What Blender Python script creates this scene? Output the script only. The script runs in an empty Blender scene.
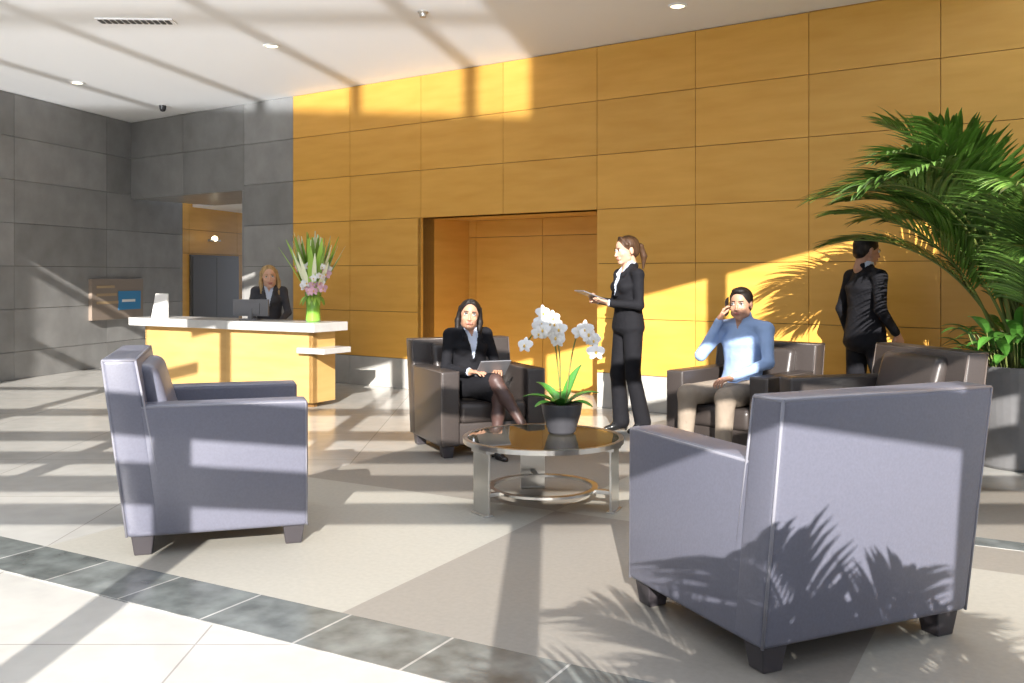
import bpy, math, random
import numpy as np
from mathutils import Vector, Matrix, Euler
random.seed(7)
# ------------------------------------------------------------------ materials
def mat(name, col, rough=0.5, metal=0.0, nscale=0, namt=0.0, col2=None, bump=0.0, island=0.0, spec=0.5,
        stretch=None, coat=0.0, trans=0.0, emit=None, estr=0.0, sheen=0.0, bdist=0.01):
    m = bpy.data.materials.new(name); m.use_nodes = True
    nt = m.node_tree; N = nt.nodes; L = nt.links
    b = N["Principled BSDF"]
    b.inputs["Roughness"].default_value = rough
    b.inputs["Metallic"].default_value = metal
    b.inputs["Specular IOR Level"].default_value = spec
    b.inputs["Coat Weight"].default_value = coat
    b.inputs["Coat Roughness"].default_value = 0.1
    b.inputs["Transmission Weight"].default_value = trans
    b.inputs["Sheen Weight"].default_value = sheen
    c = (*col, 1)
    b.inputs["Base Color"].default_value = c
    if emit:
        b.inputs["Emission Color"].default_value = (*emit, 1); b.inputs["Emission Strength"].default_value = estr
    out = None
    if nscale:
        tc = N.new("ShaderNodeTexCoord"); mp = N.new("ShaderNodeMapping")
        if stretch: mp.inputs["Scale"].default_value = stretch
        L.new(tc.outputs["Object"], mp.inputs["Vector"])
        nz = N.new("ShaderNodeTexNoise"); nz.inputs["Scale"].default_value = nscale; nz.inputs["Detail"].default_value = 5
        L.new(mp.outputs[0], nz.inputs["Vector"])
        cr = N.new("ShaderNodeValToRGB")
        cr.color_ramp.elements[0].position = 0.3; cr.color_ramp.elements[1].position = 0.7
        c2 = col2 if col2 else tuple(x*(1-namt) for x in col)
        cr.color_ramp.elements[0].color = (*c2, 1); cr.color_ramp.elements[1].color = c
        L.new(nz.outputs[0], cr.inputs[0]); out = cr.outputs[0]
        if bump:
            bp = N.new("ShaderNodeBump"); bp.inputs["Strength"].default_value = bump; bp.inputs["Distance"].default_value = bdist
            L.new(nz.outputs[0], bp.inputs["Height"]); L.new(bp.outputs[0], b.inputs["Normal"])
    if island:
        g = N.new("ShaderNodeNewGeometry"); mr = N.new("ShaderNodeMapRange")
        mr.inputs["To Min"].default_value = 1-island; mr.inputs["To Max"].default_value = 1+island
        L.new(g.outputs["Random Per Island"], mr.inputs["Value"])
        hs = N.new("ShaderNodeHueSaturation")
        if out: L.new(out, hs.inputs["Color"])
        else: hs.inputs["Color"].default_value = c
        L.new(mr.outputs[0], hs.inputs["Value"]); out = hs.outputs[0]
    if out: L.new(out, b.inputs["Base Color"])
    return m

def tile_mat(name, c1, c2, mortar, w, h, rough, off=0.0, msize=0.004, nz_amt=0.3, spec=0.5, coat=0):
    m = bpy.data.materials.new(name); m.use_nodes = True
    nt = m.node_tree; N = nt.nodes; L = nt.links; b = N["Principled BSDF"]
    b.inputs["Roughness"].default_value = rough; b.inputs["Specular IOR Level"].default_value = spec
    if coat:
        b.inputs["Coat Weight"].default_value = coat; b.inputs["Coat IOR"].default_value = 1.6; b.inputs["Coat Roughness"].default_value = .09
    tc = N.new("ShaderNodeTexCoord")
    br = N.new("ShaderNodeTexBrick"); br.offset = off
    br.inputs["Color1"].default_value = (*c1, 1); br.inputs["Color2"].default_value = (*c2, 1)
    br.inputs["Mortar"].default_value = (*mortar, 1); br.inputs["Scale"].default_value = 1
    br.inputs["Mortar Size"].default_value = msize; br.inputs["Brick Width"].default_value = w; br.inputs["Row Height"].default_value = h
    L.new(tc.outputs["Object"], br.inputs["Vector"])
    nz = N.new("ShaderNodeTexNoise"); nz.inputs["Scale"].default_value = 6; nz.inputs["Detail"].default_value = 8
    L.new(tc.outputs["Object"], nz.inputs["Vector"])
    mr = N.new("ShaderNodeMapRange"); mr.inputs["From Min"].default_value = .3; mr.inputs["From Max"].default_value = .7
    mr.inputs["To Min"].default_value = 1-nz_amt; mr.inputs["To Max"].default_value = 1+nz_amt*.5
    L.new(nz.outputs[0], mr.inputs[0])
    hs = N.new("ShaderNodeHueSaturation"); L.new(br.outputs[0], hs.inputs["Color"]); L.new(mr.outputs[0], hs.inputs["Value"])
    L.new(hs.outputs[0], b.inputs["Base Color"])
    return m

# ------------------------------------------------------------------ mesh builder
class MB:
    def __init__(s): s.v=[]; s.f=[]; s.m=[]
    def add(s, vs, fs, m=0):
        o=len(s.v); s.v += [tuple(x) for x in vs]
        for f in fs: s.f.append(tuple(i+o for i in f)); s.m.append(m)
    def hexa(s, p, m=0):  # p: 4 bottom ccw, 4 top ccw
        s.add(p, [(3,2,1,0),(4,5,6,7),(0,1,5,4),(1,2,6,5),(2,3,7,6),(3,0,4,7)], m)
    def box(s, lo, hi, m=0, M=None):
        x0,y0,z0=lo; x1,y1,z1=hi
        p=[(x0,y0,z0),(x1,y0,z0),(x1,y1,z0),(x0,y1,z0),(x0,y0,z1),(x1,y0,z1),(x1,y1,z1),(x0,y1,z1)]
        if M: p=[M@Vector(q) for q in p]
        s.hexa(p,m)
    def tube(s, pts, rad, n=8, m=0, cap=True):
        pts=[Vector(p) for p in pts]; rings=[]
        if not hasattr(rad,'__len__'): rad=[rad]*len(pts)
        prev=None; vs=[]
        for i,p in enumerate(pts):
            t=(pts[min(i+1,len(pts)-1)]-pts[max(i-1,0)]).normalized()
            if prev is None: a=t.orthogonal().normalized()
            else:
                a=prev-t*prev.dot(t); a = a.normalized() if a.length>1e-6 else t.orthogonal().normalized()
            prev=a; b=t.cross(a)
            for k in range(n):
                an=2*math.pi*k/n; vs.append(p+(a*math.cos(an)+b*math.sin(an))*rad[i])
        fs=[]
        for i in range(len(pts)-1):
            for k in range(n):
                k2=(k+1)%n; fs.append((i*n+k,i*n+k2,(i+1)*n+k2,(i+1)*n+k))
        if cap:
            fs.append(tuple(range(n-1,-1,-1))); o=(len(pts)-1)*n; fs.append(tuple(o+k for k in range(n)))
        s.add(vs,fs,m)
    def revolve(s, prof, c=(0,0,0), n=40, m=0, sx=1, sy=1):
        vs=[];fs=[]
        for r,z in prof:
            for k in range(n):
                a=2*math.pi*k/n; vs.append((c[0]+r*sx*math.cos(a),c[1]+r*sy*math.sin(a),c[2]+z))
        for i in range(len(prof)-1):
            for k in range(n):
                k2=(k+1)%n; fs.append((i*n+k,i*n+k2,(i+1)*n+k2,(i+1)*n+k))
        s.add(vs,fs,m)
    def ball(s, c, r, m=0, n=14, R=None):
        if not hasattr(r,'__len__'): r=(r,r,r)
        vs=[];fs=[]
        for i in range(n+1):
            th=math.pi*i/n
            for k in range(n):
                a=2*math.pi*k/n
                q=Vector((r[0]*math.sin(th)*math.cos(a), r[1]*math.sin(th)*math.sin(a), -r[2]*math.cos(th)))
                if R: q=R@q
                vs.append(Vector(c)+q)
        for i in range(n):
            for k in range(n):
                k2=(k+1)%n; fs.append((i*n+k,i*n+k2,(i+1)*n+k2,(i+1)*n+k))
        s.add(vs,fs,m)
    def build(s, name, mats, parent=None, loc=(0,0,0), rz=0, smooth=False, bevel=0, seg=2, scale=1, subsurf=0):
        me=bpy.data.meshes.new(name); me.from_pydata(s.v,[],s.f)
        for x in mats: me.materials.append(x)
        me.polygons.foreach_set("material_index", s.m)
        if smooth: me.polygons.foreach_set("use_smooth",[True]*len(s.f))
        me.update(); ob=bpy.data.objects.new(name,me); bpy.context.scene.collection.objects.link(ob)
        ob.location=loc; ob.rotation_euler=(0,0,rz); ob.scale=(scale,)*3
        if parent: ob.parent=parent
        if bevel:
            b=ob.modifiers.new("b",'BEVEL'); b.width=bevel; b.segments=seg; b.limit_method='ANGLE'; b.angle_limit=math.radians(40)
        if subsurf:
            d=ob.modifiers.new("s",'SUBSURF'); d.levels=d.render_levels=subsurf
        return ob
def empty(name, loc=(0,0,0), rz=0, parent=None, scale=1):
    e=bpy.data.objects.new(name,None); bpy.context.scene.collection.objects.link(e)
    e.location=loc; e.rotation_euler=(0,0,rz); e.scale=(scale,)*3; e.empty_display_size=.1
    if parent: e.parent=parent
    return e

# ------------------------------------------------------------------ palette
WOOD = mat("maple_veneer",(0.76,0.415,0.088),0.34,nscale=1.6,col2=(0.68,0.35,0.064),stretch=(1,1,6),island=0.05,spec=0.35)
WOODK= mat("desk_sunlit_maple",(0.60,0.385,0.15),0.34,nscale=1.6,col2=(0.53,0.32,0.11),stretch=(1,1,6),island=0.05,spec=0.35)  # maple copy for the sunlit desk, its sunlit paleness put into the colour
WOODD= mat("maple_shadow_gap",(0.20,0.10,0.025),0.7)
STONE= mat("grey_stone_panel",(0.29,0.287,0.28),0.28,nscale=3,col2=(0.215,0.212,0.205),island=0.16)
STONED=mat("stone_joint",(0.06,0.06,0.06),0.8)
PLINTH=mat("pale_stone_plinth",(0.5,0.49,0.46),0.2,nscale=4,namt=.2)
PLAST= mat("white_plaster",(0.88,0.88,0.88),0.6)
CREAM= tile_mat("cream_tile",(0.54,0.53,0.495),(0.50,0.49,0.455),(0.34,0.32,0.30),1.2,1.2,0.22,nz_amt=.08,coat=.3)
SLATE= tile_mat("slate_band_tile",(0.18,0.195,0.19),(0.13,0.145,0.14),(0.42,0.42,0.40),0.5,0.5,0.25,msize=.006,nz_amt=.55)
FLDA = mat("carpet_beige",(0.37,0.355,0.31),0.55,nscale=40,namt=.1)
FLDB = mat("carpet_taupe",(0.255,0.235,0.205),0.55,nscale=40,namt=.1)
LEATH= mat("leather_sky_tinted",(0.142,0.146,0.190),0.38,nscale=90,namt=.12,bump=.06,spec=.55)  # dark brown-grey leather with the blue sky reflection put into its colour
LEATD= mat("leather_dark_brown",(0.055,0.045,0.041),0.36,nscale=90,namt=.15,bump=.06,spec=.5)
FOOT = mat("chair_foot_wood",(0.045,0.04,0.045),0.4)
PIPE = mat("piping_edge_highlight",(0.24,0.24,0.28),0.35)  # edge highlights put into a seam colour lighter than the leather
PIPED= mat("piping_edge_highlight_dark",(0.11,0.09,0.08),0.35)  # same for the dark chairs: edge highlights painted as lighter seams
STEEL= mat("brushed_steel",(0.62,0.61,0.58),0.28,metal=1.0)
GLASSD=mat("smoked_glass",(0.045,0.04,0.025),0.03,spec=0.6)
BLACKP=mat("black_plastic",(0.02,0.02,0.022),0.35)
SCREEN=mat("dark_screen",(0.03,0.035,0.045),0.1)
TABS = mat("tablet_screen",(0.32,0.34,0.37),0.15)
TABB = mat("tablet_shell",(0.16,0.16,0.17),0.35)
POTG = mat("planter_grey",(0.17,0.17,0.175),0.45,nscale=8,namt=.2)
POTB = mat("bowl_charcoal",(0.06,0.06,0.068),0.35)
SOIL = mat("potting_soil",(0.03,0.02,0.012),0.95,nscale=60,namt=.5,bump=.6)
PALM = mat("palm_leaf",(0.10,0.20,0.035),0.38,island=.45,spec=.5)
PALMS= mat("palm_stem",(0.16,0.20,0.05),0.5)
LEAF = mat("broad_leaf",(0.07,0.20,0.03),0.35,island=.4)
ORCHL= mat("orchid_leaf",(0.06,0.24,0.03),0.3,island=.2)
PETAL= mat("white_petal",(0.85,0.85,0.84),0.5,sheen=.2)
LIP  = mat("orchid_lip",(0.75,0.5,0.12),0.5)
PINK = mat("pink_petal",(0.75,0.45,0.55),0.5,island=.2)
LILYG= mat("arrangement_leaf",(0.32,0.54,0.08),0.4,island=.5)
LILYW= mat("variegated_leaf",(0.80,0.84,0.60),0.45,island=.15)
VASEG= mat("green_glass_vase",(0.22,0.45,0.06),0.08,coat=.5)
COUNT= mat("counter_stone",(0.52,0.52,0.51),0.2,nscale=10,namt=.12)
LAMP = mat("downlight_lens",(1,.9,.7),0.4,emit=(1,.85,.55),estr=4)
SIGNB= mat("sign_board",(0.25,0.20,0.16),0.4)
SIGNT= mat("sign_letter",(0.42,0.30,0.17),0.4)
BLUE = mat("blue_notice",(0.03,0.22,0.45),0.4)
PAPER= mat("paper_white",(0.8,0.8,0.78),0.6)
DARKM= mat("elevator_dark_steel",(0.10,0.095,0.09),0.3,metal=.6)
ALU  = mat("painted_mullion",(0.10,0.10,0.11),0.5)

# ------------------------------------------------------------------ room
RB = math.atan2(-.586,.81)              # back wall direction
P0 = (1.203,9.85,0)
ROWS=[0.0,0.37,0.945,1.52,2.095,2.67,3.245,3.82]
def panels(mb, xs, zs, m, y0=0.0, th=0.04, gap=0.006, skip=None):
    for i in range(len(xs)-1):
        for j in range(len(zs)-1):
            if skip and skip((xs[i]+xs[i+1])/2,(zs[j]+zs[j+1])/2): continue
            mb.box((xs[i]+gap/2,y0,zs[j]+gap/2),(xs[i+1]-gap/2,y0+th,zs[j+1]-gap/2),m)
w=MB()
S0=-5.145; NL=-2.848; NR=-.373; ZN=2.095
xs=[S0,-4.06,NL]; panels(w,xs,ROWS[1:],0); panels(w,xs,ROWS[:2],2)
xs=[NL,-1.61,NR]; panels(w,xs,[ZN]+ROWS[5:],0)
xs=[NR+1.13*i for i in range(0,9)]; panels(w,xs,ROWS[1:],0); panels(w,xs,ROWS[:2],2)
# upper plain wood beyond lower ceiling
panels(w,xs[2:],[3.82+.575*i for i in range(0,8)],0)
# backing
w.box((S0,.04,0),(NL,.25,3.82),1); w.box((NL,.04,ZN),(NR,.25,3.82),1); w.box((NR,.04,0),(xs[-1],.25,3.82),1)
w.box((xs[2],.04,3.82),(xs[-1],.25,7.85),1)
# niche
D=.93
w.box((NL-.05,0.0,0),(NL,D+.1,ZN),0); w.box((NR,.045,0),(NR+.05,D+.1,ZN),0); w.box((NL,0.01,ZN),(NR,D+.1,ZN+.03),0)
panels(w,[NL,NL+.12,-1.7,-.5,NR],[0,.02,1.88,ZN],0,y0=D,th=.04)
w.box((NL,D+.04,0),(NR,D+.1,ZN),1)
w.build("wall_back",[WOOD,WOODD,PLINTH],loc=P0,rz=RB)
# stone part in line with the wood wall
g=MB()
zs=ROWS
panels(g,[-6.175,S0],zs,0); panels(g,[-8.96,-7.6,-6.175],[2.6,3.245,3.82],0)
g.box((-6.175,.04,0),(S0,.3,3.82),1); g.box((-8.96,.04,2.6),(-6.175,1.6,3.82),0)
g.box((-6.215,0.0,0),(-6.175,.9,2.6),0)
g.build("wall_stone_portal",[STONE,STONED],loc=P0,rz=RB)
# left wall
RL=math.atan2(.972,.236); C0=(-6.05,15.1,0)
g=MB()
xs=[-19.6+1.9*i for i in range(11)]+[1.42]
xs=[x for x in xs if x<1.3]+[1.42]
panels(g,xs,ROWS,0); g.box((-19.6,.04,0),(1.42,.3,3.82),1)
panels(g,xs,[3.82+.8*i for i in range(6)],0,skip=lambda x,z:x>-6)
g.box((-19.6,.04,3.82),(-7,.3,7.8),1)
panels(g,[1.42,1.62,3.25,4.4,5.5,6.6],[0,1.78,2.2,2.75],2); g.box((1.42,.04,0),(6.6,.3,2.75),3)
g.build("wall_left",[STONE,STONED,WOOD,WOODD],loc=C0,rz=RL)
# elevator
e=MB()
e.box((1.62,-.04,0),(3.25,-.002,1.76),1)
e.box((1.66,-.055,0),(2.43,-.041,1.72),0); e.box((2.44,-.055,0),(3.21,-.041,1.72),0)
e.build("door_elevator",[DARKM,DARKM],loc=C0,rz=RL,bevel=.004)
e=MB(); e.ball((0,0,0),(.07,.05,.05),0); e.tube([(-.18,.0,-.03),(.18,.0,-.03)],.02,8,1); e.tube([(0,0,-.03),(0,.13,-.03)],.02,8,1)
e.build("wall_sconce",[LAMP,STEEL],loc=(-5.32,17.0,2.05),rz=RL)
# recess: ceiling, end wall, right wall
g=MB(); g.box((-11,1.6,2.6),(-2,9,2.7),0); g.build("ceiling_corridor",[PLAST],loc=P0,rz=RB)
g=MB(); g.box((0,.02,0),(7,.15,2.6),0); g.build("wall_corridor",[PLAST],loc=(-3.55,14.3,0),rz=RL)
# main ceiling slab (follows the walls) + fascia of the high atrium
def on_back(s): return (P0[0]+.81*s, P0[1]-.586*s)
def on_left(s): return (C0[0]+.236*s, C0[1]+.972*s)
YC=7.7
sb=(P0[1]-YC)/.586
c=MB()
def prism(mb,poly,z0,z1,m=0):
    n=len(poly); vs=[(x,y,z0) for x,y in poly]+[(x,y,z1) for x,y in poly]
    fs=[tuple(range(n-1,-1,-1)),tuple(range(n,2*n))]+[(i,(i+1)%n,n+(i+1)%n,n+i) for i in range(n)]
    mb.add(vs,fs,m)
poly=[(-9,YC),on_back(sb+.2),(on_back(sb+.2)[0]+.1,on_back(sb+.2)[1]+.15),(on_back(-9.2)[0]+.1,on_back(-9.2)[1]+.15),(-9,15)]
prism(c,poly,3.825,4.05)
c.box((-9,YC-.0,4.05),(on_back(sb)[0],YC+.2,7.8),0)
c.build("ceiling",[PLAST])
def downlight(x,y):
    d=MB(); d.revolve([(0.0,-.004),(.062,-.004),(.066,-.012),(.085,-.012),(.088,0)],n=28,m=1)
    d.revolve([(0.0,-.008),(.06,-.008)],n=28,m=0)
    d.build("recessed_downlight",[LAMP,PLAST],loc=(x,y,3.825),smooth=True)
for x,y in [(-2.54,10.04),(-5.48,11.97),(1.49,8.55)]: downlight(x,y)
v=MB()
v.box((-.36,-.08,-.012),(.36,.08,0),0)
for i in range(12): v.box((-.34+i*.057,-.06,-.02),(-.34+i*.057+.035,.06,-.008),1)
v.build("ceiling_vent",[PLAST,DARKM],loc=(-3.58,9.05,3.825),rz=.05)
v=MB(); v.revolve([(0,-.05),(.03,-.05),(.035,-.02),(.05,-.01),(.05,0)],n=18); v.build("sprinkler_head",[STEEL],loc=(-.82,8.75,3.825))
v=MB(); v.revolve([(0,-.09),(.03,-.08),(.045,-.05),(.05,0)],n=18); v.build("smoke_detector",[BLACKP],loc=(-5.0,13.6,3.825))

# floor
f=MB(); f.add([(-13,-4.2,0),(13,-4.2,0),(13,24,0),(-13,24,0)],[(0,1,2,3)],0)
floor=f.build("floor",[CREAM])
RF=math.atan2(-.493,.87)
def inlay(nm,a0,a1,b0,b1,m,h=.003):
    q=MB(); q.box((0,0,0),(a1-a0,b1-b0,h),0); o=q.build(nm,[m],parent=floor,rz=RF)
    o.location=(.87*a0+.493*b0,-.493*a0+.87*b0,0); return o
inlay("slate_band",-9,6,2.72,3.07,SLATE,.004)
T=1.95
cols=[-6.45,-4.5,-2.55,-.6,1.35]
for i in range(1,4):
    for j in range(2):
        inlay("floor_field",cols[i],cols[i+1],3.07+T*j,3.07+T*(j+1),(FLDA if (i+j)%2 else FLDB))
inlay("slate_band_short",-.45,6,5.45,5.62,SLATE,.005)
inlay("slate_band_short",-.1,6,7.6,7.78,SLATE,.005)

# window facade behind the viewpoint: height stepped to shape where the sun lands
fc=MB(); YF=-4.0
for n in range(-6,8):
    x=-.29+1.757*n; top=9.5 if x<-3.5 else 7.0
    fc.box((x-.085,YF-.08,0),(x+.085,YF+.08,top),0)
for z in [0.05,1.1,2.3,4.02,4.36,4.74,5.15,5.75]:
    h=.085 if z>4 else .04
    fc.box((-11.3,YF-.05,z-h),(11.6,YF+.05,z+h),0)
for z in [6.6,7.6,8.6,9.45]: fc.box((-11.3,YF-.05,z-.05),(-4.2,YF+.05,z+.05),0)
fc.box((-4.3,YF-.1,7.0),(11.6,YF+.1,9.6),1)          # added unseen header, blocks direct sun from most of the wood wall
fc.box((-3.0,YF-.06,0),(11.6,YF+.06,1.9),1)            # added unseen spandrel, stops the upward fill sun reaching the wood wall
fc.build("window_facade",[ALU,PLAST])

# ------------------------------------------------------------------ armchairs
def armchair(loc, rz, sc, lm, pm):
    root=empty("leather_armchair",loc,rz,scale=sc)
    W=.485
    b=MB()
    b.box((-W+.02,-.40,.10),(W-.02,.40,.29),0)
    for s in (-1,1):
        x0,x1=sorted((s*.315,s*W)); b.box((x0,-.40,.095),(x1,.43,.735),0)
    b.build("frame_and_arms",[lm],root,bevel=.022,seg=4,smooth=True)
    b=MB()
    b.hexa([(-W,-.435,.095),(W,-.435,.095),(W,-.26,.095),(-W,-.26,.095),(-W-.004,-.55,.965),(W+.004,-.55,.965),(W+.004,-.385,.965),(-W-.004,-.385,.965)])
    b.build("back",[lm],root,bevel=.025,seg=4,smooth=True)
    b=MB(); b.box((-.31,-.20,.285),(.31,.43,.46)); b.build("seat_cushion",[lm],root,bevel=.045,seg=5,smooth=True)
    b=MB(); b.hexa([(-.31,-.30,.45),(.31,-.30,.45),(.31,-.17,.45),(-.31,-.17,.45),(-.31,-.42,.92),(.31,-.42,.92),(.31,-.31,.92),(-.31,-.31,.92)])
    b.build("back_cushion",[lm],root,bevel=.045,seg=5,smooth=True)
    b=MB()
    for s in (-1,1):
        for y in (-.36,.36):
            x=s*.41; w0,w1=.04,.055
            b.hexa([(x-w0,y-w0,0),(x+w0,y-w0,0),(x+w0,y+w0,0),(x-w0,y+w0,0),(x-w1,y-w1,.11),(x+w1,y-w1,.11),(x+w1,y+w1,.11),(x-w1,y+w1,.11)])
    b.build("feet",[FOOT],root,bevel=.005)
    b=MB()
    for s in (-1,1):
        e=W-.006
        b.tube([(s*e,-.47,.725),(s*e,.418,.725),(s*e,.424,.10)],.006)
        b.tube([(s*.325,-.2,.728),(s*.325,.418,.728),(s*.325,.424,.30)],.005)
        b.tube([(s*e,-.43,.10),(s*(e+.004),-.541,.955)],.006)
        b.tube([(s*e,-.29,.40),(s*(e+.004),-.392,.955)],.006)
        b.tube([(s*(e+.004),-.541,.955),(s*(e+.004),-.392,.955)],.006)
    b.tube([(-W+.005,-.541,.957),(W-.005,-.541,.957)],.006)
    b.tube([(-W+.005,-.392,.957),(W-.005,-.392,.957)],.006)
    b.build("piping_highlight",[pm],root,smooth=True)  # seam tubes that carry the painted edge highlights
    return root
def ang(fx,fy): return math.atan2(-fx,fy)
armchair((1.13,3.88,.003),ang(-.41,.912),1.02,LEATH,PIPE)
armchair((-1.62,5.28,.003),ang(.958,.287),1.02,LEATH,PIPE)
C3=((-.29,7.72,.003),ang(.4,-.916)); armchair(*C3,.9,LEATD,PIPED)
C4=((1.78,7.35,.003),ang(-.70,-.714)); armchair(*C4,.9,LEATD,PIPED)
armchair((2.36,6.25,.003),ang(-.97,-.25),.95,LEATD,PIPED)

# ------------------------------------------------------------------ coffee table
tb=empty("coffee_table",(.19,5.80,.003)); 
R=.49
b=MB(); b.revolve([(0,.412),(R-.03,.412),(R-.028,.408),(R-.028,.398),(0,.398)],n=64); b.build("glass_top",[GLASSD],tb,smooth=False)
b=MB(); b.revolve([(R-.028,.395),(R-.028,.414),(R,.414),(R,.385),(R-.028,.385),(R-.028,.395)],n=64)
b.revolve([(.30,.10),(.30,.115),(.335,.115),(.335,.10),(.30,.10)],n=48)
b.build("steel_rings",[STEEL],tb,bevel=0)
b=MB()
for a in (-22,215,97):
    a=math.radians(a); M=Matrix.Rotation(a,4,'Z')
    hw=.08
    b.box((.44,-hw,0),(.455,hw,.375),0,M); b.box((.41,-hw,.36),(.47,hw,.386),0,M)
    b.box((.33,-.02,.095),(.45,.02,.118),0,M); b.box((.42,-hw,0),(.475,hw,.008),0,M)
b.build("legs",[STEEL],tb,bevel=.003)

# ------------------------------------------------------------------ plants
def leafstrip(mb, base, d, up, L, W, droop, m=0, n=6, fold=.15, point=1.0, curve=None):
    d=Vector(d).normalized(); p=Vector(base); side=d.cross(Vector(up))
    if side.length<1e-4: side=d.orthogonal()
    side.normalize(); vs=[]
    for i in range(n+1):
        t=i/n; w=W*math.sin(math.pi*min(.98,(.06+.94*t**.85)))**point*.5
        nn=side.cross(d).normalized()
        vs += [p-side*w+nn*w*fold, p, p+side*w+nn*w*fold]
        p=p+d*(L/n); d=(d+Vector((0,0,-droop/n))).normalized()
    fs=[]
    for i in range(n):
        o=i*3; fs += [(o,o+1,o+4,o+3),(o+1,o+2,o+5,o+4)]
    mb.add(vs,fs,m)
def palm(name, loc, nf=26, seed=1, z0=.7, L=(1.5,2.2), R=.4, az=None, e1r=(-.9,-.1), leafw=.03):
    rnd=random.Random(seed); root=empty(name,loc)
    b=MB(); b.revolve([(0,.0),(R*.78,0),(R*.82,.02),(R*.97,.62),(R,.70),(R,z0),(R*.93,z0),(R*.90,z0-.06),(0,z0-.06)],n=48); b.build("planter_pot",[POTG],root,smooth=False,bevel=0)
    b=MB(); b.revolve([(0,z0-.045),(R*.92,z0-.055)],n=32); b.build("soil",[SOIL],root)
    fr=MB()
    for i in range(nf):
        phi = rnd.uniform(0,2*math.pi) if az is None else az[i%len(az)]+rnd.uniform(-.25,.25)
        Ln=rnd.uniform(*L); e0=rnd.uniform(1.2,1.52); e1=rnd.uniform(*e1r)
        n=30; p=Vector((rnd.uniform(-.1,.1),rnd.uniform(-.1,.1),z0-.05)); pts=[p.copy()]; dirs=[]
        for k in range(n):
            t=k/n; e=e0+(e1-e0)*(t**1.5)
            d=Vector((math.cos(e)*math.cos(phi),math.cos(e)*math.sin(phi),math.sin(e))); dirs.append(d)
            p=p+d*Ln/n; pts.append(p.copy())
        fr.tube(pts,[.013*(1-.8*k/n)+.002 for k in range(n+1)],5,1)
        k=n*.34
        while k<n:
            i0=int(k); q=pts[i0].lerp(pts[i0+1],k-i0); d=dirs[min(i0,n-1)]
            t=k/n; u=(t-.34)/.66
            ll=(.20+.30*math.sin(math.pi*(u*.85+.12)))*(.8 if u>.9 else 1)*Ln/2
            sd=d.cross(Vector((0,0,1))); sd = sd.normalized() if sd.length>.05 else Vector((1,0,0))
            upv=sd.cross(d)
            for s in (-1,1):
                dd=(sd*s*(1-.45*u)+d*(.55+.7*u)+upv*.22+Vector((rnd.uniform(-.08,.08),rnd.uniform(-.08,.08),rnd.uniform(-.1,.05)))).normalized()
                leafstrip(fr,q,dd,upv,ll*rnd.uniform(.85,1.1),leafw,.55,0,n=4,fold=.3)
            k+=.42
    fr.build("palm_fronds",[PALM,PALMS],root)
    return root
pr=palm("potted_palm",(3.76,7.02,.003),nf=40,seed=5,z0=.74,L=(1.6,2.4),R=.41,az=[3.1,2.6,3.6,4.1,4.6,5.2,5.8,0.0,.5,2.9,3.4,3.9,1.2,-.9],e1r=(-.5,.5))
u=MB(); rnd=random.Random(3)
for i in range(120):
    a=rnd.uniform(0,2*math.pi); r=rnd.uniform(.05,.36); e=rnd.uniform(.2,1.3)
    d=(math.cos(a)*math.cos(e),math.sin(a)*math.cos(e),math.sin(e))
    base=(r*math.cos(a),r*math.sin(a),.70); zz=rnd.uniform(.05,.3)
    tip=(base[0]+d[0]*zz*.5,base[1]+d[1]*zz*.5,.70+zz)
    u.tube([base,tip],.004,4,1)
    leafstrip(u,tip,d,(0,0,1),rnd.uniform(.18,.28),rnd.uniform(.07,.10),1.3,0,n=6,fold=.2)
u.build("peace_lily_underplanting",[LEAF,PALMS],pr)
palm("potted_palm",(1.0,-1.55,.003),nf=24,seed=11,z0=.74,L=(1.5,2.3),R=.42,az=[0,1,2,3,4,5,6,2.2,1.4])

# orchid
orc=empty("potted_orchid",(.31,5.92,.416))
b=MB(); b.revolve([(0,0),(.075,0),(.085,.01),(.118,.12),(.127,.175),(.127,.185),(.119,.185),(.114,.165),(0,.16)],n=44); b.build("bowl",[POTB],orc,smooth=False)
b=MB(); b.revolve([(0,.172),(.116,.166)],n=24); b.build("soil",[SOIL],orc)
b=MB()
for a,L,e,wd in [(0.1,.24,.75,.085),(3.0,.24,.65,.085),(1.6,.22,.7,.08),(4.4,.2,.7,.08),(-.7,.22,.5,.08),(3.8,.2,.5,.08),(2.3,.26,.9,.075),(.8,.3,1.2,.07)]:
    leafstrip(b,(.02*math.cos(a),.02*math.sin(a),.165),(math.cos(a)*math.cos(e),math.sin(a)*math.cos(e),math.sin(e)),(0,0,1),L,wd,1.0,0,n=8,fold=.35,point=.6)
b.build("leaves",[ORCHL],orc,smooth=True)
b=MB(); fl=MB()
def flower(mb,c,r,rz,tilt,mp=0,ml=1):
    Rm=Matrix.Rotation(rz,3,'Z')@Matrix.Rotation(tilt,3,'X')
    for k,(a,l,wd) in enumerate([(90,1,.62),(18,1,.98),(162,1,.98),(-50,.9,.6),(-130,.9,.6)]):
        a=math.radians(a); ax=Vector((math.cos(a),0,math.sin(a))); sd=Vector((-math.sin(a),0,math.cos(a)))
        vs=[]; n=5
        for i in range(n+1):
            t=i/n; ww=wd*.5*math.sin(math.pi*(.1+.86*t))**.6
            yb=.12*math.sin(t*2.2)*-1+.18*t*t - (.02*k)
            for s in (-1,0,1): vs.append(Vector(c)+Rm@((ax*l*t+sd*ww*s+Vector((0,yb+(.08*abs(s)),0)))*r))
        fs=[]
        for i in range(n):
            o=i*3; fs+=[(o,o+1,o+4,o+3),(o+1,o+2,o+5,o+4)]
        mb.add(vs,fs,mp)
    mb.ball(Vector(c)+Rm@Vector((0,-.16*r,-.12*r)),(.14*r,.2*r,.2*r),ml,n=8)
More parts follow.
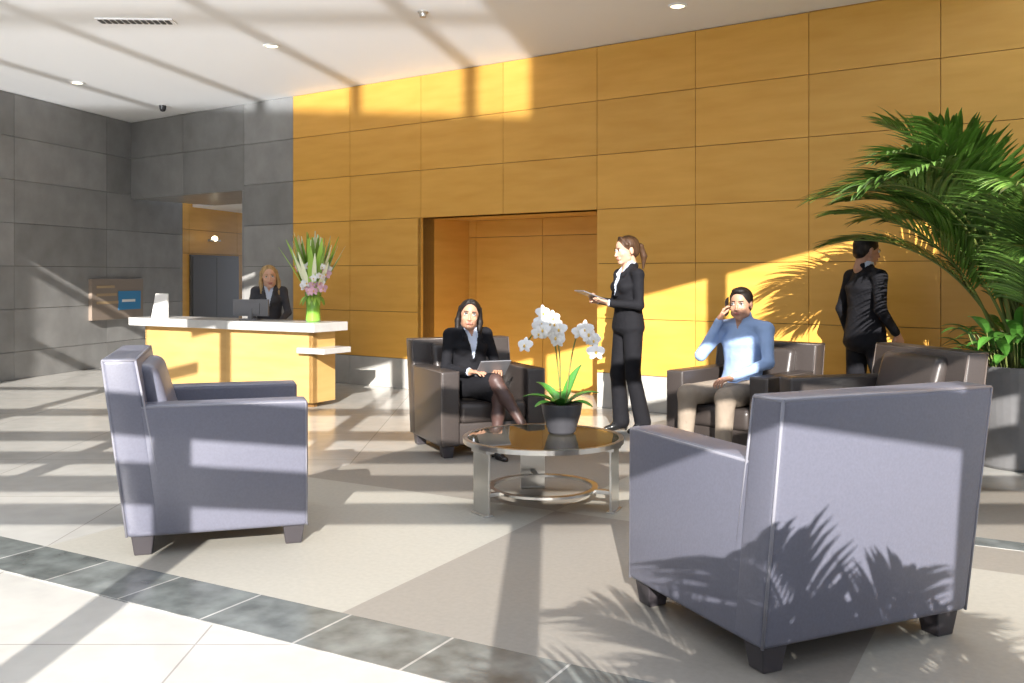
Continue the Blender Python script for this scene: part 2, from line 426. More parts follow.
def arc(p0,p1,p2,p3,n=16):
    out=[]
    for i in range(n+1):
        t=i/n; out.append(Vector(p0)*(1-t)**3+Vector(p1)*3*t*(1-t)**2+Vector(p2)*3*t*t*(1-t)+Vector(p3)*t**3)
    return out
s1=arc((-.01,0,.16),(.0,0,.55),(-.02,-.02,.86),(-.21,-.06,.58))
s2=arc((.02,0,.16),(.06,0,.5),(.10,.02,.84),(.20,-.04,.52))
s3=arc((0,.02,.16),(-.02,.05,.4),(-.04,.03,.65),(-.10,-.05,.76))
for s in (s1,s2,s3): b.tube(s,.0045,6)
b.build("stems",[PALMS],orc,smooth=True)
rnd=random.Random(9)
for s,ks in ((s1,(8,9,10,11,12,13,14,15,16)),(s2,(10,12,13,14,15,16)),(s3,(10,12,14,16))):
    for j,k in enumerate(ks):
        c=s[k]+Vector((rnd.uniform(-.035,.035),-.03+rnd.uniform(-.02,.02),rnd.uniform(-.03,.02)))
        flower(fl,c,rnd.uniform(.046,.06),rnd.uniform(-.5,.5),rnd.uniform(-.3,.3))
fl.build("blossoms",[PETAL,LIP],orc,smooth=True)

# ------------------------------------------------------------------ reception desk
DR=math.atan2(-.508,.861); DL=(-4.39,11.37,0)
desk=empty("reception_desk",DL,DR)
b=MB()
b.box((0,0,.05),(1.38,.05,.80),0); b.box((1.40,-.03,.05),(2.68,.05,.80),0)
b.box((2.63,-.03,.05),(2.68,.33,.80),0); b.box((0,0,.05),(.05,.33,.80),0)
b.box((.03,.03,0),(2.64,.09,.05),1)
b.box((.08,.93,0),(.12,.97,.70),1); b.box((1.88,.93,0),(1.92,.97,.70),1)
b.build("wood_body",[WOODK,WOODD],desk,bevel=.004)
b=MB(); b.box((-.15,-.12,.80),(2.78,.42,.895),0); b.box((2.52,-.10,.575),(2.90,.33,.635),0); b.box((.06,.06,.70),(1.95,1.0,.735),0)
b.build("stone_counter",[COUNT],desk,bevel=.006)
Md=Matrix.Translation(DL)@Matrix.Rotation(DR,4,'Z')
def ond(x,y,z): return tuple(Md@Vector((x,y,z)))
b=MB()
b.box((-.25,-.015,.05),(.25,.015,.27),0); b.box((-.24,.0152,.06),(.24,.017,.26),1); b.box((-.13,-.03,.08),(.13,-.014,.22),0)
b.box((-.03,-.04,.0),(.03,-.01,.15),0); b.box((-.12,-.10,0),(.12,.07,.012),0)
b.build("computer_monitor",[TABB,SCREEN],loc=ond(1.60,.15,.896),rz=DR+.35,bevel=.006,scale=.85)
b=MB(); b.hexa([(-.11,-.02,0),(.11,-.02,0),(.11,.05,0),(-.11,.05,0),(-.11,.04,.28),(.11,.04,.28),(.11,.05,.28),(-.11,.05,.28)],0)
b.build("document_holder",[PAPER],loc=ond(.12,.1,.896),rz=DR)
# vase with arrangement
va=empty("flower_vase",ond(2.50,.18,.897))
b=MB(); b.revolve([(0,0),(.075,0),(.08,.02),(.072,.15),(.09,.32),(.084,.32),(.066,.15),(.07,.02),(0,.02)],n=28); b.build("vase",[VASEG],va,smooth=True)
b=MB(); rnd=random.Random(21)
for i in range(95):
    a=rnd.uniform(0,2*math.pi); e=rnd.uniform(1.05,1.54); L=rnd.uniform(.40,.70)
    leafstrip(b,(.04*math.cos(a),.04*math.sin(a),.28),(math.cos(a)*math.cos(e),math.sin(a)*math.cos(e),math.sin(e)),(math.cos(a),math.sin(a),.2),L,rnd.uniform(.05,.085),rnd.uniform(.0,.35),(1 if i%3==0 else 0),n=7,fold=.2,point=.7)
b.build("arrangement_leaves",[LILYG,LILYW],va)
b=MB()
for i in range(40):
    a=rnd.uniform(0,2*math.pi); r=rnd.uniform(.08,.2); z=rnd.uniform(.32,.60)
    flower(b,(r*math.cos(a)*.8+.02,r*math.sin(a)*.8-.05,z),rnd.uniform(.04,.065),rnd.uniform(-1,1),rnd.uniform(-.6,.4),rnd.choice((0,1,1)),2)
b.build("arrangement_blossoms",[PINK,PETAL,LIP],va)
b=MB()
for i in range(10):
    a=rnd.uniform(3.4,5.9); leafstrip(b,(.05*math.cos(a),.05*math.sin(a),.28),(math.cos(a)*.7,math.sin(a)*.7,-.1),(0,0,1),.16,.045,2.2,0,n=6)
b.build("trailing_leaves",[LILYG],va)

# sign on left wall
b=MB(); b.box((-1.02,-.06,.72),(.22,-.001,1.34),0); b.box((-.41,-.068,.86),(.145,-.061,1.15),1)
for i in range(3): b.box((-.92,-.066,1.20-.12*i),(-.5+.05*i,-.061,1.24-.12*i),2)
b.box((-.33,-.072,.98),(.0,-.069,1.02),3)
b.build("wall_sign",[SIGNB,BLUE,SIGNT,PAPER],loc=C0,rz=RL,bevel=.004)

# ------------------------------------------------------------------ people (signed-distance sculpted)
def A(x): return np.array(x,dtype=np.float32)
def pd(P,p):
    k=p[0]
    if k=='cap':
        _,a,b,ra,rb,l=p; a=A(a);b=A(b); ba=b-a; bb=max(float(ba@ba),1e-9)
        q=P-a; t=np.clip((q@ba)/bb,0,1); q=q-t[...,None]*ba
        return np.sqrt((q*q).sum(-1))-(ra+(rb-ra)*t)
    if k=='ell':
        _,c,r,Rm,l=p; q=P-A(c)
        if Rm is not None: q=q@A(Rm)
        q=q/A(r); return (np.sqrt((q*q).sum(-1))-1)*min(r)
    if k=='seg':
        _,a,b,side,r0,r1,l=p; a=A(a);b=A(b); ba=b-a; Ln=float(np.sqrt(ba@ba)); ax=ba/Ln
        s=A(side); s=s-ax*float(s@ax); s/=np.sqrt(s@s); f=np.cross(ax,s)
        q=P-a; t=np.clip((q@ax)/Ln,0,1); rx=r0[0]+(r1[0]-r0[0])*t; ry=r0[1]+(r1[1]-r0[1])*t
        q=q-t[...,None]*ba; m=np.minimum(rx,ry)
        kk=np.sqrt((q@s/rx)**2+(q@f/ry)**2+(q@ax/(m*.6))**2); return (kk-1)*m
def pbb(p):
    if p[0]=='cap': r=max(p[3],p[4]); a=A(p[1]);b=A(p[2])
    elif p[0]=='ell': r=max(p[2]); a=b=A(p[1])
    else: r=max(p[4]+p[5]); a=A(p[1]);b=A(p[2])
    return np.minimum(a,b)-r, np.maximum(a,b)+r
def sdfmesh(prims, subs, h, k, post=None):
    lo=np.min([pbb(p)[0] for p in prims],0)-3*h; hi=np.max([pbb(p)[1] for p in prims],0)+3*h
    n=np.ceil((hi-lo)/h).astype(int)+1
    ax=[(lo[i]+h*np.arange(n[i])).astype(np.float32) for i in range(3)]
    V=np.full(n,.2,dtype=np.float32)
    def sub(p,kk):
        l,u=pbb(p); i0=np.maximum(((l-kk-2*h-lo)/h).astype(int),0); i1=np.minimum(((u+kk+2*h-lo)/h).astype(int)+2,n)
        sl=tuple(slice(i0[i],i1[i]) for i in range(3))
        G=np.stack(np.meshgrid(*[ax[i][sl[i]] for i in range(3)],indexing='ij'),-1); return sl,G
    for p in prims:
        sl,G=sub(p,k); d=pd(G,p); v=V[sl]; hh=np.clip(.5+.5*(v-d)/k,0,1); V[sl]=v+(d-v)*hh-k*hh*(1-hh)
    for p,ks in subs:
        sl,G=sub(p,ks)
        if G.size==0: continue
        d=-pd(G,p); v=V[sl]; hh=np.clip(.5-.5*(v-d)/ks,0,1); V[sl]=v+(d-v)*hh+ks*hh*(1-hh)
    I=V<0; nx,ny,nz=V.shape
    cnt=np.zeros((nx-1,ny-1,nz-1),int)
    offs=[(i,j,l) for i in (0,1) for j in (0,1) for l in (0,1)]
    for o in offs: cnt+=I[o[0]:nx-1+o[0],o[1]:ny-1+o[1],o[2]:nz-1+o[2]]
    act=(cnt>0)&(cnt<8); ci=np.argwhere(act); idx=np.full(act.shape,-1); idx[act]=np.arange(len(ci))
    acc=np.zeros((len(ci),3)); num=np.zeros(len(ci))
    for a in offs:
        for b in offs:
            if sum(b)-sum(a)==1 and all(y>=x for x,y in zip(a,b)):
                va=V[tuple((ci+a).T)]; vb=V[tuple((ci+b).T)]; c=(va<0)!=(vb<0)
                t=np.where(c,va/np.where(c,va-vb,1),0)
                acc[c]+=(np.array(a)+t[:,None]*(np.array(b)-np.array(a)))[c]; num[c]+=1
    vs=lo+h*(ci+acc/num[:,None])
    fs=[]
    for axn in range(3):
        o1,o2=[(1,2),(2,0),(0,1)][axn]
        s0=[slice(None)]*3; s1=[slice(None)]*3; s0[axn]=slice(0,-1); s1[axn]=slice(1,None)
        a=I[tuple(s0)]; b=I[tuple(s1)]; c=np.argwhere(a!=b); ins=a[tuple(c.T)]
        ok=(c[:,o1]>0)&(c[:,o2]>0); c=c[ok]; ins=ins[ok]
        def cell(d1,d2):
            q=c.copy(); q[:,o1]+=d1; q[:,o2]+=d2; return idx[tuple(q.T)]
        Q=np.stack([cell(-1,-1),cell(0,-1),cell(0,0),cell(-1,0)],1)
        Q[~ins]=Q[~ins][:,::-1]; fs.append(Q)
    fs=np.concatenate(fs); fc=vs[fs].mean(1).astype(np.float32)
    D=np.stack([pd(fc,p) for p in prims],1); lab=np.array([p[-1] for p in prims],dtype=object)[D.argmin(1)]
    if post: lab=post(fc,lab)
    return vs,fs,lab
def mk(name,vs,fs,lab,mats,parent,M=None):
    keys=list(mats.keys()); mi=[keys.index(x) for x in lab]
    if M is not None: vs=(np.array(M.to_3x3())@vs.T).T+np.array(M.translation)
    me=bpy.data.meshes.new(name); me.from_pydata(vs.tolist(),[],fs.tolist())
    for kx in keys: me.materials.append(mats[kx])
    me.polygons.foreach_set("material_index",mi); me.polygons.foreach_set("use_smooth",[True]*len(fs)); me.update()
    ob=bpy.data.objects.new(name,me); bpy.context.scene.collection.objects.link(ob); ob.parent=parent; return ob

def make_head(root, c, yaw, pitch, roll, mats, style, sex, sc=1.0):
    pr=[('ell',(0,-.012,.03),(.075,.097,.085),None,'skin'),('ell',(0,.026,-.03),(.061,.066,.08),None,'skin')]
    jw=.034 if sex=='f' else .043
    for s in (-1,1):
        pr+=[('cap',(s*jw,.012,-.068),(s*.006,.066,-.093),.026,.019,'skin'),
             ('ell',(s*.037,.058,-.028),(.021,.024,.024),None,'skin'),
             ('ell',(s*.076,-.006,-.008),(.009,.017,.029),None,'skin'),
             ('cap',(0,.088,.006),(0,.106,-.034),.0065,.009,'skin') if s<0 else ('ell',(0,.102,-.038),(.0155,.011,.008),None,'skin'),
             ('cap',(s*.015,.0925,.022),(s*.045,.083,.024),.0034,.0026,'hair')]
    pr+=[('cap',(-.021,.0865,-.0585),(0,.0940,-.0610),.0032,.0042,'lip'),('cap',(.021,.0865,-.0585),(0,.0940,-.0610),.0032,.0042,'lip'),
         ('cap',(-.014,.0885,-.0675),(.014,.0885,-.0675),.0042,.0042,'lip'),
         ('cap',(-.016,.082,-.064),(.016,.082,-.064),.010,.010,'skin'),
         ('cap',(0,-.018,-.06),(0,-.035,-.15),.048 if sex=='f' else .055,.05 if sex=='f' else .056,'skin')]
    subs=[(('ell',(s*.031,.103,.004),(.019,.016,.011),None,'x'),.008) for s in (-1,1)]
    M=Matrix.Translation(c)@Euler((pitch,roll,yaw)).to_matrix().to_4x4()@Matrix.Scale(sc,4)
    vs,fs,lab=sdfmesh(pr,subs,.0025,.007); mk("head",vs,fs,lab,{k:mats[k] for k in('skin','hair','lip')},root,M)
    e=MB()
    for s in (-1,1):
        e.ball((s*.031,.0785,.004),.0125,0,12); e.ball((s*.031,.0875,.004),(.0062,.0045,.0062),1,10)
        e.tube([(s*.017,.0875,.008),(s*.031,.0925,.0125),(s*.045,.084,.008)],.0024,6,2)
    o=e.build("eyes",[mats['eyew'],mats['iris'],mats['hair']],root,smooth=True); o.data.transform(M)
    hp=[('ell',(0,-.02,.037),(.081,.101,.084),None,'hair')]
    hs=[(('ell',(0,.12,-.018),(.079,.082,.106),None,'x'),.010)]
    if style=='short':
        hp+=[('ell',(0,.035,.093),(.052,.042,.025),None,'hair'),('ell',(0,-.06,-.02),(.066,.052,.06),None,'hair')]
        hs+=[(('ell',(0,.03,-.115),(.13,.088,.115),None,'x'),.006)]
    else:
        hp+=[('ell',(0,-.062,0),(.074,.055,.075),None,'hair')]
        for s in (-1,1): hp+=[('cap',(s*.012,.048,.107),(s*.070,.026,.045),.011,.010,'hair')]
        if style=='long' or style=='blonde':
            for s in (-1,1):
                hp+=[('cap',(s*.074,.010,.05),(s*.084,-.012,-.05),.015,.020,'hair'),('cap',(s*.084,-.012,-.05),(s*.080,.0,-.15),.022,.020,'hair'),
                     ('cap',(s*.080,.0,-.15),(s*.07,.018,-.20),.02,.008,'hair')]
            hp+=[('cap',(-.04,-.07,-.02),(-.05,-.06,-.16),.045,.03,'hair'),('cap',(.04,-.07,-.02),(.05,-.06,-.16),.045,.03,'hair')]
        if style=='pony':
            hp+=[('cap',(0,-.11,.03),(0,-.145,.015),.022,.020,'hair'),('cap',(0,-.145,.015),(0,-.165,-.07),.024,.026,'hair'),('cap',(0,-.165,-.07),(0,-.145,-.17),.026,.008,'hair')]
            hs+=[(('ell',(0,.03,-.105),(.13,.075,.10),None,'x'),.006)]
    vs,fs,lab=sdfmesh(hp,hs,.003,.012); mk("hair",vs,fs,lab,{'hair':mats['hair']},root,M)

def make_hand(root,name,wrist,d,back,side,mats,curl=(.4,.5,.35),sc=1.0,thumb=0.3):
    Y=Vector(d).normalized(); Z=Vector(back); Z=(Z-Y*Z.dot(Y)).normalized(); X=Y.cross(Z)
    pr=[]
    fx=(.029,.0095,-.0105,-.029); fl=(.070,.078,.072,.056); sp=(.10,.03,-.04,-.12)
    for i in range(4):
        pr.append(('cap',(fx[i]*.6,0,0),(fx[i],.082-.003*abs(i-1),0),.0135,.0105,'skin'))
        p=np.array((fx[i],.082-.003*abs(i-1),0.)); a=0; parts=(.46,.30,.24)
        rr=(.0088,.0080,.0073,.0062)
        for j in range(3):
            a+=curl[j]*(1+.08*i); dv=np.array((math.sin(sp[i])*math.cos(a),math.cos(a)*math.cos(sp[i]),-math.sin(a)))
            q=p+dv*fl[i]*parts[j]; pr.append(('cap',tuple(p),tuple(q),rr[j],rr[j+1],'skin')); p=q
    pr+=[('cap',(.018,.018,-.006),(.044,.048,-.014),.015,.011,'skin'),('cap',(.044,.048,-.014),(.052-.02*thumb,.075,-.018-.03*thumb),.0105,.0088,'skin'),
         ('cap',(.052-.02*thumb,.075,-.018-.03*thumb),(.052-.04*thumb,.096,-.022-.045*thumb),.009,.0068,'skin'),
         ('cap',(0,-.03,0),(0,.015,0),.024,.020,'skin')]
    vs,fs,lab=sdfmesh(pr,[],.0028,.004)
    if side<0: vs[:,0]*=-1; fs=fs[:,::-1]
    R3=Matrix((X,Y,Z)).transposed()
    M=Matrix.Translation(wrist)@R3.to_4x4()@Matrix.Scale(sc,4)
    mk(name,vs,fs,lab,{'skin':mats['skin']},root,M)

def vadd(a,b,k=1): return tuple(a[i]+b[i]*k for i in range(3))
def make_body(root,J,sex,outfit,mats):
    f=sex=='f'; pel,wa,ch,nk,hd=J['pel'],J['wa'],J['ch'],J['nk'],J['hd']
    side=A(J['shR'])-A(J['shL']); side/=np.sqrt(side@side); sd=tuple(side)
    T='top'; B='bottom'; jk=outfit['jacket']; ex=.008 if jk else 0
    w=1.0 if f else 1.13
    pr=[('ell',pel,(.165*w,.118*w,.11),None,B)]
    pr+=[('seg',pel,wa,sd,(.155*w,.112*w),((.128 if f else .152)+ex,.098*w+ex),T),
         ('seg',wa,ch,sd,((.128 if f else .152)+ex,.098*w+ex),((.155 if f else .18)+ex,.112*w+ex),T),
         ('seg',ch,vadd(nk,(0,0,-.05)),sd,((.155 if f else .18)+ex,.112*w+ex),(.10*w,.075*w),T)]
    if 'hem' in J: pr.append(('seg',wa,J['hem'],sd,((.135 if f else .16),.108*w),(.178*w,.135*w),T))
    if f:
        fr=np.cross(A((0,0,1)),side)
        for s in (-1,1): pr.append(('ell',tuple(A(ch)+side*s*.068+fr*.085+A((0,0,-.01))),(.06,.05,.058),None,T))
    for q in ('R','L'):
        sh,el,wr=J['sh'+q],J['el'+q],J['wr'+q]
        ra=.048 if f else .057
        pr+=[('cap',vadd(nk,(0,0,-.025)),sh,.045*w,ra+.004,T),('cap',sh,el,ra+ex*.5,ra*.76+ex*.5,T),
             ('cap',el,wr,ra*.76+ex*.5,ra*.56+ex*.4,T)]
        d=(A(wr)-A(el)); d/=np.sqrt(d@d)
        if outfit.get('cuff'): pr.append(('cap',wr,tuple(A(wr)+d*.012),.027,.026,'shirt'))
        pr.append(('cap',wr,tuple(A(wr)+d*.03),.022,.021,'skin'))
        hp,kn,an=J['hp'+q],J['kn'+q],J['an'+q]; td=A(J['toe'+q]); td/=np.sqrt(td@td)
        if outfit['legs']=='trousers':
            fl=outfit.get('flare',.054)
            pr+=[('cap',hp,kn,.092*w if f else .098,.068*w,B),('cap',kn,vadd(an,(0,0,-.03)),.066*w,fl,B)]
        else:
            mid=tuple(A(hp)*.12+A(kn)*.88)
            pr+=[('cap',hp,mid,.094,.070,B),('cap',hp,kn,.08,.052,'leg'),('cap',kn,tuple(A(kn)*.62+A(an)*.38),.052,.050,'leg'),('cap',tuple(A(kn)*.62+A(an)*.38),an,.050,.029,'leg')]
        heel=J.get('heel',.0); a=A(an); z=A((0,0,1))
        tv=td
        dn = np.cross(np.cross(tv,z),tv); dn/=np.sqrt(dn@dn); dn=-dn
        toe=a+tv*.15+dn*(.062+heel); hl=a-tv*.035+dn*.055
        pr+=[('cap',tuple(a+tv*.0+dn*.02),tuple(a+tv*.05+dn*(.045+heel*.4)),.033,.033,'shoe'),
             ('cap',tuple(hl),tuple(a+tv*.06+dn*(.058+heel*.6)),.03,.031,'shoe'),('cap',tuple(a+tv*.06+dn*(.058+heel*.6)),tuple(toe),.032,.024,'shoe')]
        if heel: pr.append(('cap',tuple(hl),tuple(hl-tv*.005+dn*(heel+.035)),.018,.008,'shoe'))
    if outfit['legs']=='skirt':
        pr.append(('cap',tuple(A(J['hpR'])*.4+A(J['hpL'])*.6),tuple(A(J['knR'])*.4+A(J['knL'])*.6+(A(pel)-A(J['knR']))*.15),.10,.075,B))
    hb=tuple(A(hd)*.55+A(nk)*.45)
    pr+=[('cap',nk,hb,.05 if f else .06,.046 if f else .056,'skin')]
    if outfit.get('collar'): pr.append(('cap',vadd(nk,(0,0,.0)),vadd(nk,(0,.004,.022)),.060*w,.056*w,'shirt' if jk else T))
    axu=A(nk)-A(ch); hgt=float(np.sqrt(axu@axu)); axu/=hgt; frn=np.cross(axu,side)
    vl=-.09 if jk else hgt-.07
    if jk:  # lapels and raised back collar
        for s in (-1,1):
            a=A(ch)+axu*(vl)+frn*.125; b=A(ch)+axu*(hgt*.55)+side*s*.062+frn*.10; c=A(nk)+side*s*.055+frn*.01+axu*.01
            pr+=[('cap',tuple(a+side*s*.008),tuple(b),.010,.016,T),('cap',tuple(b),tuple(c),.016,.013,T)]
            pr+=[('cap',tuple(c),tuple(A(nk)-frn*.045+side*s*.02+axu*.012),.016,.026,T)]
        pr+=[('cap',tuple(A(nk)-frn*.045+side*.025+axu*.012),tuple(A(nk)-frn*.045-side*.025+axu*.012),.027,.027,T)]
    def post(fc,lab):
        rel=fc-A(ch); v=rel@axu; x=np.abs(rel@side); fr=rel@frn
        wdt=(v-vl)/(hgt+.0-vl)*(.058 if jk else .030)
        m=(lab==T)&(fr>.02)&(v>vl)&(x<wdt)&(v<hgt+.04); lab=lab.copy()
        lab[m]='shirt' if jk else 'skin'
        if jk:
            m2=((lab=='shirt'))&(fr>.01)&(v>hgt-.07)&(x<(v-hgt+.07)*.45); lab[m2]='skin'
        return lab
    vs,fs,lab=sdfmesh(pr,[],.0065,.022,post)
    ks=['skin','top','shirt','bottom','shoe','leg']
    mk("body",vs,fs,lab,{k:mats[k] for k in ks},root)

SK1=mat("skin_light",(0.62,0.36,0.25),0.5); SK2=mat("skin_tan",(0.47,0.25,0.16),0.5)
CL=dict(nscale=9,namt=.15,bump=.7,bdist=.025)
SUIT=mat("black_suit_cloth",(0.010,0.010,0.013),0.85,spec=.25,**CL); SUITM=mat("dark_suit_cloth",(0.009,0.009,0.012),0.85,spec=.25,**CL)
SHW=mat("white_blue_shirt",(0.55,0.62,0.75),0.7); SHB=mat("light_blue_shirt",(0.34,0.47,0.72),0.8,spec=.25,**CL)
KHK=mat("khaki_cloth",(0.30,0.245,0.19),0.85,spec=.25,**CL); GREYJ=mat("grey_blazer_cloth",(0.05,0.05,0.06),0.8,**CL)
SHOE=mat("black_shoe_leather",(0.012,0.012,0.012),0.25); TIGHT=mat("sheer_tights",(0.075,0.04,0.034),0.5)
HS=dict(nscale=70,namt=.55,stretch=(1,1,.12),bump=.6)
HB=mat("hair_black",(0.016,0.011,0.009),0.5,spec=.3,**HS); HBR=mat("hair_brown",(0.085,0.042,0.02),0.5,spec=.35,**HS)
HBL=mat("hair_blonde",(0.55,0.36,0.15),0.45,**HS)
LIPM=mat("lips",(0.44,0.17,0.135),0.4); EYEW=mat("eye_white",(0.6,0.6,0.58),0.2); IRIS=mat("iris_dark",(0.03,0.015,0.01),0.1)
def mats(skin,top,shirt,bottom,hair,leg=None):
    return dict(skin=skin,top=top,shirt=shirt,bottom=bottom,shoe=SHOE,leg=leg or skin,hair=hair,lip=LIPM,eyew=EYEW,iris=IRIS)
def tablet(root,M,w=.25,h=.18,nm="tablet"):
    b=MB(); b.box((-w/2,-h/2,-.005),(w/2,h/2,.005),0); b.box((-w/2+.012,-h/2+.012,.0052),(w/2-.012,h/2-.012,.006),1)
    o=b.build(nm,[TABB,TABS],root,bevel=.003); o.matrix_local=M; return o

# --- seated woman
r=empty("seated_woman",(C3[0][0]-.06,C3[0][1]-.03,.003),C3[1])
J=dict(pel=(0,.03,.50),wa=(0,-.01,.65),ch=(0,-.02,.82),nk=(0,-.01,.975),hd=(0,.02,1.075),
  shR=(.155,-.02,.915),elR=(.215,.05,.66),wrR=(.115,.27,.645),shL=(-.155,-.02,.915),elL=(-.225,.04,.66),wrL=(-.13,.29,.65),
  hpR=(.085,.03,.49),knR=(-.04,.47,.585),anR=(-.20,.66,.24),toeR=(-.25,.75,-.55),
  hpL=(-.085,.03,.48),knL=(-.075,.46,.465),anL=(-.03,.50,.10),toeL=(-.1,1,-.05),heel=.02)
m=mats(SK2,SUIT,SHW,SUIT,HB,TIGHT)
make_body(r,J,'f',dict(jacket=True,legs='skirt',cuff=True,collar=True),m)
make_head(r,J['hd'],-.35,.05,-.1,m,'long','f',1.08)
make_hand(r,"right_hand",(.10,.295,.645),(-.5,.75,.05),(.1,-.05,1),-1,m,(.25,.3,.2),.95)
make_hand(r,"left_hand",(-.12,.315,.65),(.35,.85,0),(-.1,-.05,1),1,m,(.25,.3,.2),.95)
tablet(r,Matrix.Translation((-.05,.39,.675))@Euler((.75,0,0)).to_matrix().to_4x4())
# --- standing woman
r=empty("standing_woman",(1.04,8.5,.003),ang(-.93,-.37))
J=dict(pel=(0,0,.965),wa=(0,0,1.11),ch=(0,.0,1.30),nk=(0,-.01,1.47),hd=(0,.02,1.62),hem=(0,0,.93),
  shR=(.16,0,1.40),elR=(.20,.03,1.14),wrR=(.09,.25,1.17),shL=(-.16,-.01,1.40),elL=(-.20,.0,1.13),wrL=(-.10,.22,1.15),
  hpR=(.085,0,.92),knR=(.085,.06,.51),anR=(.075,.03,.12),toeR=(.15,1,-.05),hpL=(-.085,0,.92),knL=(-.085,-.0,.51),anL=(-.085,-.10,.12),toeL=(-.15,1,-.05),heel=.035)
m=mats(SK1,SUIT,SHW,SUIT,HBR)
make_body(r,J,'f',dict(jacket=True,legs='trousers',flare=.074,cuff=True,collar=True),m)
make_head(r,J['hd'],.05,-.12,0,m,'pony','f',1.08)
make_hand(r,"right_hand",(.075,.275,1.172),(-.25,.9,.15),(.9,0,-.2),-1,m,(.5,.6,.4),.95)
make_hand(r,"left_hand",(-.09,.245,1.153),(.2,.9,.2),(-.3,0,-1),-1,m,(.15,.2,.2),.95)
tablet(r,Matrix.Translation((-.01,.37,1.215))@Euler((.35,0,0)).to_matrix().to_4x4(),.19,.26)
# --- man on phone
r=empty("seated_man",C4[0],C4[1])
J=dict(pel=(0,.03,.51),wa=(0,-.02,.68),ch=(0,-.03,.88),nk=(0,-.02,1.055),hd=(0,.02,1.175),
  shR=(.19,-.03,.98),elR=(.27,.16,.77),wrR=(.165,.07,1.03),shL=(-.19,-.03,.98),elL=(-.27,.08,.74),wrL=(-.12,.32,.64),
  hpR=(.10,.04,.50),knR=(.18,.47,.50),anR=(.19,.50,.11),toeR=(.2,1,0),hpL=(-.10,.04,.50),knL=(-.15,.48,.50),anL=(-.15,.52,.11),toeL=(-.1,1,0))
m=mats(SK2,SHB,SHB,KHK,HB)
make_body(r,J,'m',dict(jacket=False,legs='trousers',collar=True),m)
make_head(r,J['hd'],.25,-.05,0,m,'short','m',1.08)
make_hand(r,"right_hand",(.16,.068,1.055),(-.35,-.25,.95),(.8,.45,.3),1,m,(.45,.6,.5),1.0)
make_hand(r,"left_hand",(-.11,.345,.635),(.35,.9,-.15),(-.1,0,1),1,m,(.35,.4,.3),1.0)
b=MB(); b.box((-.005,-.035,-.07),(.005,.035,.07)); o=b.build("mobile_phone",[BLACKP],r,bevel=.004); o.location=(.112,.035,1.15); o.rotation_euler=(-.35,-.1,.25)
# --- walking man
r=empty("walking_man",(2.93,7.88,.003),ang(.95,.25))
J=dict(pel=(0,0,.93),wa=(0,0,1.09),ch=(0,0,1.29),nk=(0,0,1.46),hd=(0,.02,1.60),hem=(0,-.01,.84),
  shR=(.19,0,1.38),elR=(.27,-.05,1.12),wrR=(.22,.12,.94),shL=(-.19,0,1.38),elL=(-.27,-.04,1.11),wrL=(-.30,.06,.87),
  hpR=(.1,0,.90),knR=(.1,.10,.50),anR=(.1,.12,.10),toeR=(.15,1,0),hpL=(-.1,0,.90),knL=(-.1,-.02,.49),anL=(-.1,-.20,.12),toeL=(-.1,1,-.1))
m=mats(SK2,SUITM,SHW,SUITM,HB)
make_body(r,J,'m',dict(jacket=True,legs='trousers',cuff=True,collar=True),m)
make_head(r,J['hd'],-.1,-.15,0,m,'short','m',1.05)
make_hand(r,"right_hand",(.215,.145,.915),(-.1,.4,-.85),(.9,0,0),1,m,(.4,.5,.3),1.0)
make_hand(r,"left_hand",(-.303,.075,.84),(0,.15,-1),(-.9,0,0),-1,m,(.4,.5,.3),1.0)
# --- receptionist
RC=(-2.90,11.35,.003); ra=ang(.2,-.97)
r=empty("receptionist",RC,ra)
J=dict(pel=(0,.0,.76),wa=(0,-.01,.92),ch=(0,.0,1.11),nk=(0,.01,1.27),hd=(0,.04,1.375),
  shR=(.16,0,1.205),elR=(.22,.08,.95),wrR=(.12,.29,.83),shL=(-.16,0,1.205),elL=(-.22,.08,.95),wrL=(-.12,.29,.83),
  hpR=(.085,.0,.75),knR=(.10,.40,.60),anR=(.10,.34,.30),toeR=(.1,1,0),hpL=(-.085,.0,.75),knL=(-.10,.40,.60),anL=(-.10,.34,.30),toeL=(-.1,1,0))
m=mats(SK1,GREYJ,SHW,SUIT,HBL)
make_body(r,J,'f',dict(jacket=True,legs='trousers',cuff=True,collar=True),m)
make_head(r,J['hd'],.1,0,.1,m,'blonde','f',1.2)
make_hand(r,"right_hand",(.115,.315,.818),(-.3,.9,-.25),(0,0,1),-1,m,(.3,.3,.2),.95)
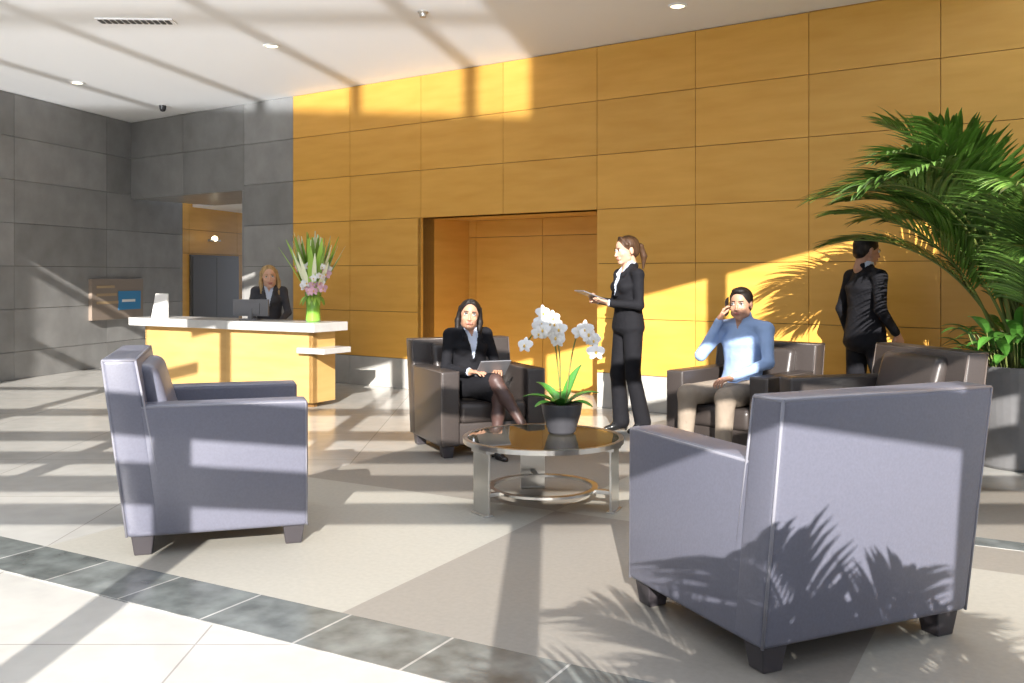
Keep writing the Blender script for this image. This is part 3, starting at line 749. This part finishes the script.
make_hand(r,"left_hand",(-.115,.315,.818),(.3,.9,-.25),(0,0,1),1,m,(.3,.3,.2),.95)
st=empty("drafting_stool",(RC[0],RC[1],.003),ra)
b=MB(); b.revolve([(0,.57),(.19,.57),(.22,.60),(.22,.63),(.18,.655),(0,.66)],n=28); b.revolve([(.02,.04),(.02,.58)],n=12); b.revolve([(.19,.2),(.205,.21),(.205,.22),(.19,.22),(.19,.2)],n=28)
for k in range(5):
    a=k*2*math.pi/5; b.tube([(0,0,.08),(.28*math.cos(a),.28*math.sin(a),.03)],.02,6)
    b.ball((.28*math.cos(a),.28*math.sin(a),.028),.028,0,8)
for a in (0,1.57,3.14,4.71): b.tube([(0,0,.21),(.195*math.cos(a),.195*math.sin(a),.21)],.008,6)
b.build("stool",[BLACKP],st,smooth=True)

# ------------------------------------------------------------------ light
wd=bpy.data.worlds.new("world"); bpy.context.scene.world=wd; wd.use_nodes=True
bg=wd.node_tree.nodes["Background"]; bg.inputs[0].default_value=(.80,.87,1,1); bg.inputs[1].default_value=1.08
def sun(nm,e,ang_,col,d):
    s=bpy.data.lights.new(nm,"SUN"); s.energy=e; s.angle=math.radians(ang_); s.color=col
    so=bpy.data.objects.new(nm,s); bpy.context.scene.collection.objects.link(so)
    so.rotation_euler=Vector(d).to_track_quat('-Z','Y').to_euler(); so.location=(0,-8,9)
sun("sun",9.5,.2,(1,.95,.89),(.04,1,-.42))
# added upward sun, brightens the ceiling in place of light bounced off the floor
sun("ceiling_fill_sun",5.0,.6,(.96,.98,1),(.22,1,.21))
# camera
cd=bpy.data.cameras.new("cam"); cam=bpy.data.objects.new("camera",cd); bpy.context.scene.collection.objects.link(cam)
cam.location=(0,0,1.4); cam.rotation_euler=(math.radians(90),0,0); cd.sensor_width=36; cd.lens=36*950/1024
cd.shift_y=-(341.5-275)/1024
bpy.context.scene.camera=cam
sc=bpy.context.scene; sc.view_settings.view_transform='Standard'; sc.view_settings.look='None'
sc.view_settings.exposure=0.2
